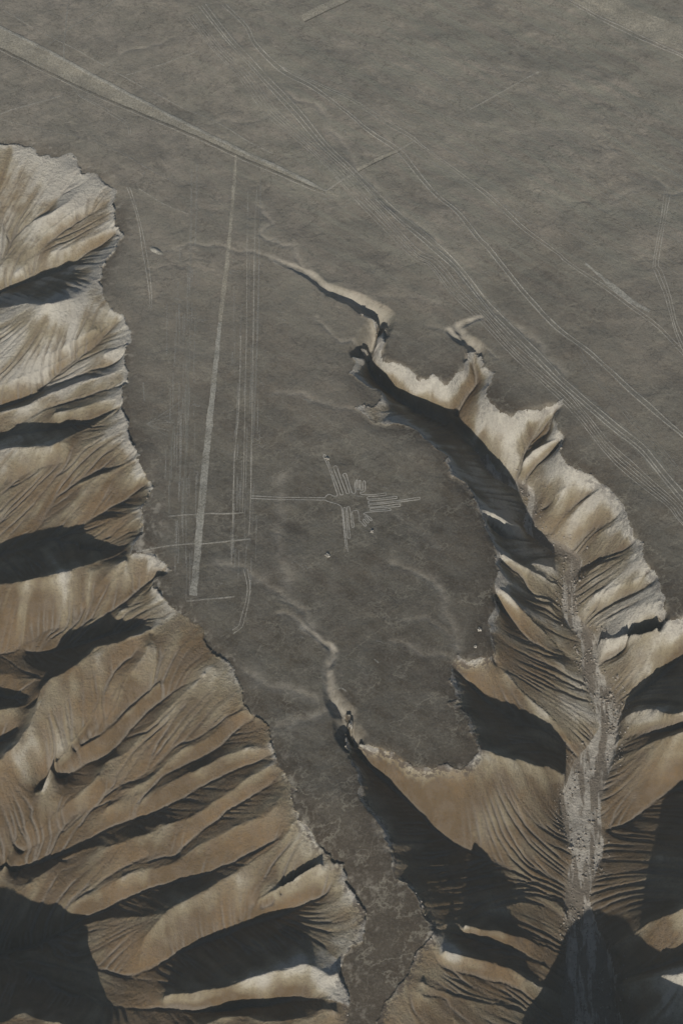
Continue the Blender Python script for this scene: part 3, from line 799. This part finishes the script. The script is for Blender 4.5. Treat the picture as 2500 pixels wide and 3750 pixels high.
# the bird
B = lambda pts: g2([(850 + x * .4783, 1600 + y * .4783) for x, y in pts])
bird = thing('bird_geoglyph', ground_pt((1250, 1820)), 'long-beaked bird with spread wings drawn in one thin pale line on the dark plain', 'ground drawing')
BW = .52
def bpart(name, paths, w=BW):
    link(name, [ribbon_geo(B(p), w, .10, .35, .12, i) for i, p in enumerate(paths)], M_BIRD, bird)
bpart('beak', [[(145,445),(300,451),(480,457),(710,462)], [(145,465),(300,470),(480,475),(710,480)]], .5)
bpart('head', [[(710,462),(716,452),(722,445),(733,438),(745,436),(758,440),(770,447),(788,452),(800,450),(806,440)], [(710,480),(725,487),(740,493),(770,503),(800,510),(835,530)]])
bpart('wing', [[(806,440),(802,425),(785,375),(760,292),(735,225),(715,178),(699,148),(699,137),(704,130),(711,131),(716,138),(718,150)],
  [(732,180),(740,200),(775,298),(800,365),(824,432),(835,441),(846,438),(848,430),(820,350),(795,285),(775,232),(777,223),(787,218),(797,220),(804,232),(835,325),(869,415),(874,427),(883,432),(893,431),(897,423),(880,370),(862,315),(848,288),(851,279),(860,275),(870,277),(876,290),(895,355),(911,410),(916,424),(926,429),(938,429),(943,420)]])
bpart('foot', [[(943,420),(944,405),(937,388),(940,355),(945,335),(950,328),(957,329),(955,345),(951,380),(951,396),(957,403),(965,401),(968,392),(969,355),(972,335),(978,329),(983,335),(981,360),(979,390),(983,401),(992,404),(999,398),(1000,385),(1000,345),(1006,334),(1014,335),(1018,350),(1018,395),(1015,408),(1005,416),(988,419),(979,423),(981,431),(995,436)]])
bpart('tail', [[(995,436),(1035,438),(1100,432),(1168,421),(1177,424),(1179,432),(1172,438),(1100,446),(1045,450),(1034,456),(1035,466),(1045,471),(1150,460),(1250,446),(1259,449),(1260,457),(1252,462),(1150,473),(1055,483),(1043,488),(1043,498),(1052,504),(1200,486),(1320,470),(1424,455),(1434,457),(1436,464),(1428,472),(1320,483),(1200,497),(1060,514),(1046,519),(1046,530),(1055,535),(1180,518),(1276,503),(1285,507),(1285,516),(1278,521),(1180,530),(1066,541),(1054,546),(1055,555),(1064,558),(1140,549),(1203,539),(1212,543),(1212,550),(1204,555),(1120,564),(1060,571),(1020,577),(1003,590)]])
bpart('foot', [[(1003,590),(1018,592),(1035,600),(1055,614),(1068,628),(1067,637),(1058,639),(1046,628),(1032,608),(1023,603),(1016,608),(1020,618),(1035,635),(1045,645),(1044,654),(1036,657),(1025,648),(1012,631),(1004,630),(1001,639),(1008,652),(1022,668),(1026,677),(1019,684),(1008,676),(985,652),(973,640),(970,610),(965,578),(960,565),(952,562),(925,565)]])
bpart('wing', [[(925,565),(918,575),(922,620),(932,678),(930,688),(922,691),(915,684),(910,620),(904,570),(899,542),(893,532),(886,532),(880,542),(885,600),(894,690),(903,762),(901,772),(893,776),(885,769),(880,700),(873,600),(868,548),(864,539),(857,538),(851,546),(853,600),(860,660),(868,730),(876,800),(885,880)],
  [(870,858),(864,800),(854,700),(846,610),(840,560),(835,530)]])

S1 = 'long straight lines scraped in the desert'
def line(pts, w, label, mat_=None, group=S1, name='scraped_line', cat='scraped line', seed=0):
    return tag(link(name, [ribbon_geo(g2(pts), w, .13, 1.2, .3, seed)], mat_ or M_LINE), label, cat, group)
def polystrip(left_, right_, name, label, mat_, group=None, cat='cleared strip', lift=.14, berm=None, bw=.7):
    L_ = resample([(*p, i) for i, p in enumerate(g2(left_))], 1.2); R_ = resample([(*p, i) for i, p in enumerate(g2(right_))], 1.2)
    n = max(len(L_), len(R_)); t = np.linspace(0, 1, n)
    f = lambda a, c: np.interp(t, np.linspace(0, 1, len(a)), a[:, c])
    lx, ly, rx, ry = f(L_, 0), f(L_, 1), f(R_, 0), f(R_, 1)
    lx = lx + .5 * fbm(lx, ly, 3, 401, 3); ly = ly + .5 * fbm(lx, ly, 3, 411, 3); rx = rx + .5 * fbm(rx, ry, 3, 421, 3); ry = ry + .5 * fbm(rx, ry, 3, 431, 3)
    nc = int(np.hypot(lx - rx, ly - ry).max() / .9) + 2
    k = np.linspace(0, 1, nc)[None]
    X = lx[:, None] * (1 - k) + rx[:, None] * k; Y = ly[:, None] * (1 - k) + ry[:, None] * k
    V = np.stack([X, Y, hz(X, Y) + lift], -1).reshape(-1, 3)
    F = [(i * nc + j, (i + 1) * nc + j, (i + 1) * nc + j + 1, i * nc + j + 1) for i in range(n - 1) for j in range(nc - 1)]
    o = tag(link(name, [(V, F)], mat_), label, cat, group)
    for (side, m2, w, lf, hump) in (berm or []):
        link('stone_berm', [ribbon_geo(g2(side), w, lf, .8, .3, 7, hump=hump)], m2, o)
    return o
# big trapezoid, upper left to middle
up = [(-120,30),(0,96),(166,179),(383,293),(606,408),(797,504),(1000,597),(1100,648),(1196,701)]
lo = [(-120,118),(0,180),(255,300),(446,385),(702,492),(850,558),(1000,622),(1100,668),(1192,707)]
polystrip(up, lo, 'cleared_strip', 'widest pale cleared strip, tapering from the upper left towards the middle', M_STRIP, 'wide cleared strips on the desert plain',
  berm=[([(x, y + 5) for x, y in up], M_STRIPW, 2.4, .22, .06), (lo, M_BERM, 1.1, .22, .12), ([(x + 3, y + 9) for x, y in lo], M_LINE, .8, .14, .05)])
polystrip([(798,1180),(796,1200),(778,1368),(755,1557),(727,1827),(707,2067),(694,2182)],
  [(814,1180),(812,1200),(796,1368),(778,1557),(754,1827),(732,2067),(722,2186)], 'cleared_strip',
  'bright pale upright strip left of the bird, ending just above the badland rim', M_STRIPW, 'wide cleared strips on the desert plain')
polystrip([(860,560),(852,660),(845,760),(829,925),(812,1060),(799,1178)], [(868,560),(864,660),(856,760),(843,925),(828,1060),(814,1178)], 'cleared_strip', 'narrow fainter far end of the bright upright strip, fading up the plain', M_STRIP, 'wide cleared strips on the desert plain')
polystrip([(1098,56),(1209,-2),(1290,-50),(1400,-110)], [(1114,80),(1200,38),(1290,-5),(1420,-75)], 'cleared_strip', 'pale strip cut off by the top edge of the view, left of centre', M_STRIP, 'wide cleared strips on the desert plain',
  berm=[([(1114,80),(1200,38),(1290,-5),(1420,-75)], M_BERM, 1.1, .12, .12)])
polystrip([(1303,621),(1380,580),(1455,545)], [(1312,632),(1390,588),(1462,553)], 'cleared_strip', 'short narrow strip slanting between two sets of wheel tracks', M_STRIP, 'wide cleared strips on the desert plain',
  berm=[([(1310,634),(1390,590),(1463,554)], M_BERM, .8, .12, .1)])
polystrip([(2140,958),(2200,1005),(2270,1060),(2330,1110),(2378,1140)], [(2138,966),(2188,1008),(2250,1070),(2318,1120),(2372,1150)], 'cleared_strip', 'isolated tapered pale strip alone on the upper right plain', M_STRIPW, 'wide cleared strips on the desert plain')
polystrip([(2200,-30),(2265,2),(2340,36),(2420,66),(2500,98),(2640,160)], [(2040,-25),(2074,0),(2200,55),(2330,118),(2420,158),(2500,190),(2640,250)], 'cleared_strip', 'broad pale strip crossing the top right corner beside a road', M_STRIP, 'wide cleared strips on the desert plain')
line([(1458,549),(1500,525),(1522,512)], .9, 'faint stub of line just right of the double wheel track', seed=2)
line([(1310,632),(1260,660),(1225,682),(1196,700)], 1.1, 'short line joining the tip of the widest strip to the wheel tracks', seed=3)
line([(1196,701),(1220,712),(1240,722)], 1.6, 'pale smear at the very tip of the widest strip', M_STRIP, seed=4)
line([(1717,402),(1840,334),(1959,268)], 1.0, 'single straight line slanting across the empty upper right plain', seed=5)
line([(1960,268),(1972,262)], 1.6, 'small pale knob at the upper end of the slanting line', seed=6)
line([(13,38),(150,120),(290,190),(383,242)], .8, 'thin line running above the widest strip from the top left corner', seed=7)
line([(402,255),(530,320),(676,395),(780,440),(900,510),(1000,561)], .8, 'thin line just above and parallel to the widest strip in the middle', seed=8)
line([(0,421),(60,400),(150,375),(223,351)], 1.0, 'thin line above the top left badland slope reaching the left edge', seed=9)
line([(0,285),(40,262),(75,240)], .7, 'very short line below the widest strip at the left edge', M_FAINT, seed=10)
line([(166,179),(242,118),(320,68),(408,13),(430,-5)], 1.0, 'line climbing from the widest strip to the top edge, upper left', M_FAINT, seed=11)
line([(459,277),(560,245),(660,210),(727,188)], .8, 'line slanting up above the widest strip towards the wash', M_LINE, seed=12)
line([(383,242),(377,228)], .7, 'tiny spur where a wash meets the thin upper line', seed=13)
line([(258,-10),(250,30),(241,110),(236,180),(238,230),(250,280),(268,315)], 1.1, 'faint path wandering down across the wide end of the widest strip', M_FAINT, seed=14)
line([(510,695),(555,722),(600,748),(689,785)], .7, 'short pale scratch left of the upright lines, upper part', seed=15)
line([(0,437),(110,465),(200,485),(330,515),(440,560),(540,620),(670,685)], .7, 'thin line starting at the left edge just above the badland rim', M_FAINT, seed=16)
line([(617,1893),(660,1888),(710,1884),(760,1880),(830,1879),(893,1875)], .95, 'upper of the two lines crossing the bright upright strip', seed=17)
line([(500,2022),(580,2008),(640,1998),(699,1992),(760,1990),(840,1980),(918,1972)], .9, 'lower of the two lines crossing the bright upright strip', seed=18)
line([(684,2205),(760,2197),(860,2187)], .9, 'short line closing the lower end of the bright upright strip', seed=19)
V_ = 'upright parallel lines left of the bird'
for i, (pts, w, lab, mm) in enumerate([
  ([(941,680),(936,800),(931,950),(928,1200),(924,1450),(921,1650),(918,1816),(915,1900),(912,1960)], .65, 'upright line that the tip of the beak touches', M_LINE),
  ([(908,700),(905,950),(903,1200),(898,1450),(893,1700),(888,1875)], .5, 'upright line second from the beak tip, ending on the upper cross line', M_LINE),
  ([(882,1230),(874,1500),(860,1660),(855,1800),(851,1960),(848,2067)], .6, 'upright line halfway between the beak tip and the bright strip', M_LINE),
  ([(918,1975),(904,2000),(899,2060),(896,2100)], .6, 'short upright line linking the lower cross line to the curved track', M_FAINT),
  ([(702,620),(700,800),(698,950),(695,1060)], 1.2, 'broad faint upright line far up the plain, left of the bright strip', M_FAINT),
  ([(722,600),(720,760),(716,900)], 1.1, 'broad faint upright line far up the plain, nearest the bright strip on its left', M_FAINT),
  ([(690,1240),(688,1394),(684,1600),(678,1760),(668,1884)], 1.7, 'widest upright smear left of the bright strip', M_BAND),
  ([(664,1500),(662,1660),(658,1800)], 1.1, 'narrow smear running along the left side of the widest upright smear', M_FAINT),
  ([(640,1560),(630,1620),(626,1700),(622,1790),(620,1880)], 1.2, 'leftmost upright smear, close to the badland rim', M_BAND),
  ([(955,640),(950,860),(946,1100),(940,1300),(932,1500),(926,1620)], .9, 'rightmost upright line, far up the plain past the beak line', M_FAINT),
  ([(872,1400),(868,1520),(862,1600)], .8, 'short upright scratch beside the line halfway to the beak', M_FAINT),
  ([(906,1560),(902,1680),(899,1790)], .7, 'short upright scratch between the second line and the beak line', M_FAINT),
  ([(525,1400),(527,1440),(530,1470)], .7, 'tiny upright scratch next to the badland rim', M_FAINT)]):
    line(pts, w, lab, mm, V_, seed=20 + i)
R_ = 'faint lines fanning out from the badland rim'
for i, (p, lab) in enumerate([((679,1460), 'topmost ray of the small fan of lines by the rim'), ((660,1505), 'second ray from the top in the fan of lines'), ((638,1547), 'level middle ray of the small fan'), ((622,1578), 'ray just below the level one in the fan'), ((620,1600), 'lowest ray of the small fan of lines')]):
    line([(538,1552), ((538 + p[0]) / 2, (1552 + p[1]) / 2), p], .55, lab, M_FAINT, R_, seed=40 + i)

# wheel tracks
def track(pts, offs, w, label, mat_=None, band=None, cat='wheel track'):
    g = g2(pts); mid = g[len(g) // 2]
    o = thing('wheel_track', (mid[0], mid[1], float(hz(*mid))), label, cat, 'wheel tracks crossing the plain')
    if band: link('scuffed_band', [ribbon_geo(g, band, .12, 1.5, .5, 61)], M_BAND, o)
    for k, d in enumerate(offs):
        link('rut', [ribbon_geo(wander(g, k), w, .17 + .01 * k, 1.2, .4, 50 + k, offset=d)], mat_ or M_TRACK, o)
    return o
def wander(g, k):
    return [(x + .5 * math.sin(i * 1.7 + k), y + .4 * math.cos(i * 1.3 + 2 * k)) for i, (x, y) in enumerate(g)]
track([(820,20),(897,96),(941,172),(1031,255),(1133,319),(1260,408),(1356,485),(1458,549),(1515,619),(1592,708),(1675,778),(1750,874),(1792,915),(1919,1068),(2027,1186),(2129,1267),(2210,1339),(2277,1400),(2358,1477),(2435,1548),(2500,1599),(2620,1700)],
  (-1.3, 1.3), .75, 'clearest double wheel track, running the whole way from top left to the right edge', band=3.0)
track([(740,20),(839,147),(960,274),(1082,408),(1196,542),(1311,651),(1452,785),(1579,893),(1675,982),(1771,1094),(1833,1165),(1986,1323),(2052,1390),(2139,1466),(2236,1553),(2338,1635),(2412,1720),(2500,1822),(2600,1930)],
  (-2.6, -.6, 2.2), .65, 'broad worn road of several ruts nearest the top of the right canyon', band=7.5)
track([(700,60),(788,172),(890,274),(992,408),(1107,510),(1209,606),(1279,682),(1388,791),(1515,925),(1587,966),(1663,1058),(1760,1150),(1868,1267),(1955,1349),(2057,1441),(2134,1528),(2210,1624),(2277,1691),(2360,1765),(2457,1847),(2500,1898),(2600,2000)],
  (-3.6, -2.0, -.2, 1.6, 3.4), .42, 'bundle of five fine ruts passing closest to the canyon rim')
track([(1031,249),(1165,312),(1292,370),(1420,453),(1500,500),(1547,536),(1659,612),(1806,733),(1915,835),(2042,925),(2078,956),(2210,1048),(2312,1130),(2414,1206),(2500,1293),(2600,1400)],
  (-1.0, 1.0), .5, 'uppermost double wheel track, passing under the isolated tapered strip')
track([(1990,-40),(2074,0),(2200,66),(2330,128),(2420,172),(2500,208),(2620,270)], (-1.2, 1.2), .9, 'pale double track along the strip in the top right corner')
track([(898,2085),(908,2144),(909,2195),(893,2261),(878,2295),(852,2315)], (-.9, .9), .45, 'short curved double track below the beak lines near the rim')
track([(268,315),(293,351),(357,383),(421,421),(466,459),(475,497)], (-.7, .7), .38, 'thin curved track hooking down above the top left badland')
track([(470,690),(491,750),(517,833),(529,909),(542,1011),(552,1100),(550,1140)], (-.8, .8), .5, 'curved double track running down between the badland rim and the upright lines')
track([(2440,700),(2425,800),(2400,960),(2410,1000),(2440,1090),(2465,1180),(2490,1240),(2530,1330)], (-1.6, 0, 1.9), .5, 'loose ruts running down near the right edge of the plain')
track([(2110,1270),(2180,1390),(2260,1480),(2330,1560),(2400,1630),(2480,1720)], (-1.0, 1.0), .4, 'very faint track between the clearest double track and the worn road', M_FAINT)
# fine parallel drag marks across the north-east plain
rs = random.Random(3)
geos = []
for i in range(330):
    sx, sy = rs.uniform(1150, 2550), rs.uniform(120, 1150)
    if sy > 330 + (sx - 1150) * .62 or sy < (sx - 1150) * .30 - 40: continue
    L_ = rs.uniform(60, 260)
    g = g2([(sx, sy), (sx + L_ * .5, sy + L_ * .5 * .56), (sx + L_, sy + L_ * .60)])
    geos.append(ribbon_geo(g, rs.uniform(.25, .5), .08, 2.5, .5, i % 20))
o = link('drag_marks', geos, M_FAINT); o['kind'] = 'stuff'
# scuffs: many small worn scratches around the upright lines, and stray pale wrinkles elsewhere
geos = []
for i in range(120):
    cx = rs.choice([632, 650, 665, 680, 690, 715, 860, 885, 930]) + rs.gauss(0, 12); sy = rs.uniform(900, 2050); L_ = rs.uniform(40, 190)
    geos.append(ribbon_geo(g2([(cx, sy), (cx - .4 + rs.uniform(-2, 2), sy + L_ / 2), (cx - 2, sy + L_)]), rs.uniform(.25, .8), .10, 1.5, .7, i % 20))
for i in range(110):
    sx, sy = rs.uniform(480, 1500), rs.uniform(250, 2700)
    L_ = rs.uniform(12, 45)
    g = g2([(sx, sy), (sx + L_ * .4, sy + rs.uniform(-8, 8)), (sx + L_ * .7, sy + rs.uniform(-8, 12)), (sx + L_, sy + rs.uniform(-10, 14))])
    i_ = int((g[1][0] - X0) / DX); j_ = int((g[1][1] - Y0) / DX)
    if 0 < i_ < NX and 0 < j_ < NY and near2[j_, i_] < .05: geos.append(ribbon_geo(g, rs.uniform(.3, .9), .10, .8, .8, i % 20))
o = link('scuff_marks', geos, M_FAINT); o['kind'] = 'stuff'

# stones
def rock_geo(x, y, r, rng, sink=.3):
    t = (1 + 5 ** .5) / 2
    v = np.array([(-1,t,0),(1,t,0),(-1,-t,0),(1,-t,0),(0,-1,t),(0,1,t),(0,-1,-t),(0,1,-t),(t,0,-1),(t,0,1),(-t,0,-1),(-t,0,1)]) / 1.9
    v = v * (r * (1 + .35 * (rng.rand(12, 1) - .5) * 2)) * np.array([1 + .4 * rng.rand(), 1, .6 + .4 * rng.rand()])
    a = rng.rand() * 6.28; c, s = math.cos(a), math.sin(a)
    v = np.stack([v[:, 0] * c - v[:, 1] * s, v[:, 0] * s + v[:, 1] * c, v[:, 2]], -1)
    return v + np.array([x, y, float(hz(x, y)) + r * sink]), ICO
ICO = [(0,11,5),(0,5,1),(0,1,7),(0,7,10),(0,10,11),(1,5,9),(5,11,4),(11,10,2),(10,7,6),(7,1,8),(3,9,4),(3,4,2),(3,2,6),(3,6,8),(3,8,9),(4,9,5),(2,4,11),(6,2,10),(8,6,7),(9,8,1)]
rng = np.random.RandomState(12)
def cairn(p, r, n, label, squash=1.0):
    x0, y0, z0 = ground_pt(p)
    base = thing('stone_cairn', (x0, y0, z0), label, 'cairn', 'small pale stone piles on the plain')
    g1, g2_ = [], []
    for k in range(n):
        a, d = rng.rand() * 6.28, r * rng.rand() ** .6
        v, f = rock_geo(x0 + d * math.cos(a), y0 + squash * d * math.sin(a), r * (.22 + .2 * rng.rand()), rng)
        v = v + np.array([0, 0, .55 * r * max(0, 1 - d / r)])
        (g1 if d < r * .55 else g2_).append((v, f))
    if g1: link('stone_heap', g1, M_STONE, base)
    if g2_: link('spilled_stones', g2_, M_STONE, base)
cairn((1197,1677), 1.1, 22, 'round pale stone heap at the tip of the bird\'s upper wing')
cairn((1199,2035), 1.2, 24, 'round pale stone heap below the bird, under the gap between beak and lower wing')
cairn((1755,2306), 1.0, 16, 'squarish little stone heap on the dark tongue near the right rim')
cairn((1741,2367), .9, 12, 'smallest stone heap, just below the squarish one near the right rim')
cairn((1362,1945), 1.0, 14, 'pale stone patch below the bird\'s lower foot')
# low mound
mx, my, mz = ground_pt((573,918))
mv, mf = [], []
nr, na = 7, 22
for i in range(nr + 1):
    for k in range(na):
        t = i / nr; a = 2 * math.pi * k / na
        ex_, ey_ = 5.2 * t * math.cos(a), 2.1 * t * math.sin(a)
        c_, s_ = math.cos(-.62), math.sin(-.62)
        x_, y_ = mx + ex_ * c_ - ey_ * s_, my + ex_ * s_ + ey_ * c_
        mv.append((x_, y_, float(hz(x_, y_)) - .05 + .9 * (1 - t * t) ** 1.5 + .08 * rng.rand() * (t < 1)))
for i in range(nr):
    for k in range(na):
        k2 = (k + 1) % na
        mf.append((i * na + k, (i + 1) * na + k, (i + 1) * na + k2, i * na + k2))
tag(link('earth_mound', [(np.array(mv), mf)], M_STRIPW), 'low oval pale mound of earth on the upper left plain', 'mound')

# rubble in the beds, at the foot of the walls and along the broken rim
dens = bed_soft * .5 + cap * .5 + (bed_wide > .05) * slope_w * .4
dens *= np.clip(.35 + 1.3 * fbm(XX, YY, 15, 171, 3), .02, 1.2)
cum = np.cumsum(dens.ravel().astype(np.float64)); cum /= cum[-1]
pick = np.searchsorted(cum, rng.rand(4500))
geos = []
for id_ in pick:
    j, i = divmod(int(id_), NX)
    r = .14 + .5 * rng.rand() ** 4 + (.35 if rng.rand() < .015 else 0)
    geos.append(rock_geo(xs[i] + rng.rand() * DX, ys[j] + rng.rand() * DX, r, rng))
V = np.vstack([g[0] for g in geos]).astype(np.float32)
F = (np.array(ICO)[None] + 12 * np.arange(len(geos))[:, None, None]).reshape(-1, 3).astype(np.int32)
me = bpy.data.meshes.new('rubble'); me.vertices.add(len(V)); me.vertices.foreach_set('co', V.ravel())
me.loops.add(F.size); me.loops.foreach_set('vertex_index', F.ravel()); me.polygons.add(len(F))
me.polygons.foreach_set('loop_start', np.arange(0, F.size, 3, dtype=np.int32)); me.update(calc_edges=True)
me.materials.append(M_ROCK)
o = bpy.data.objects.new('rubble', me); scene.collection.objects.link(o); o['kind'] = 'stuff'
for o in scene.objects:
    if '_o' in o: del o['_o']


# ------------------------------------------------------------------ haze
hb = 6000
hv = [(x, y, z) for z in (-110.0, H_CAM + 6) for (x, y) in ((-hb - 300, -7200), (hb + 300, -7200), (hb + 300, 8300), (-hb - 300, 8300))]
me = bpy.data.meshes.new('haze')
me.from_pydata(hv, [], [(3, 2, 1, 0), (4, 5, 6, 7), (0, 1, 5, 4), (1, 2, 6, 5), (2, 3, 7, 6), (3, 0, 4, 7)])
hm = bpy.data.materials.new('haze'); hm.use_nodes = True
nt = hm.node_tree; nt.nodes.clear()
out = nt.nodes.new('ShaderNodeOutputMaterial'); pv = nt.nodes.new('ShaderNodeVolumePrincipled')
pv.inputs['Color'].default_value = (.74, .82, .80, 1); pv.inputs['Density'].default_value = .00009
pv.inputs['Anisotropy'].default_value = .2
nt.links.new(pv.outputs[0], out.inputs['Volume'])
me.materials.append(hm)
hz_o = bpy.data.objects.new('haze', me); scene.collection.objects.link(hz_o); hz_o['kind'] = 'stuff'
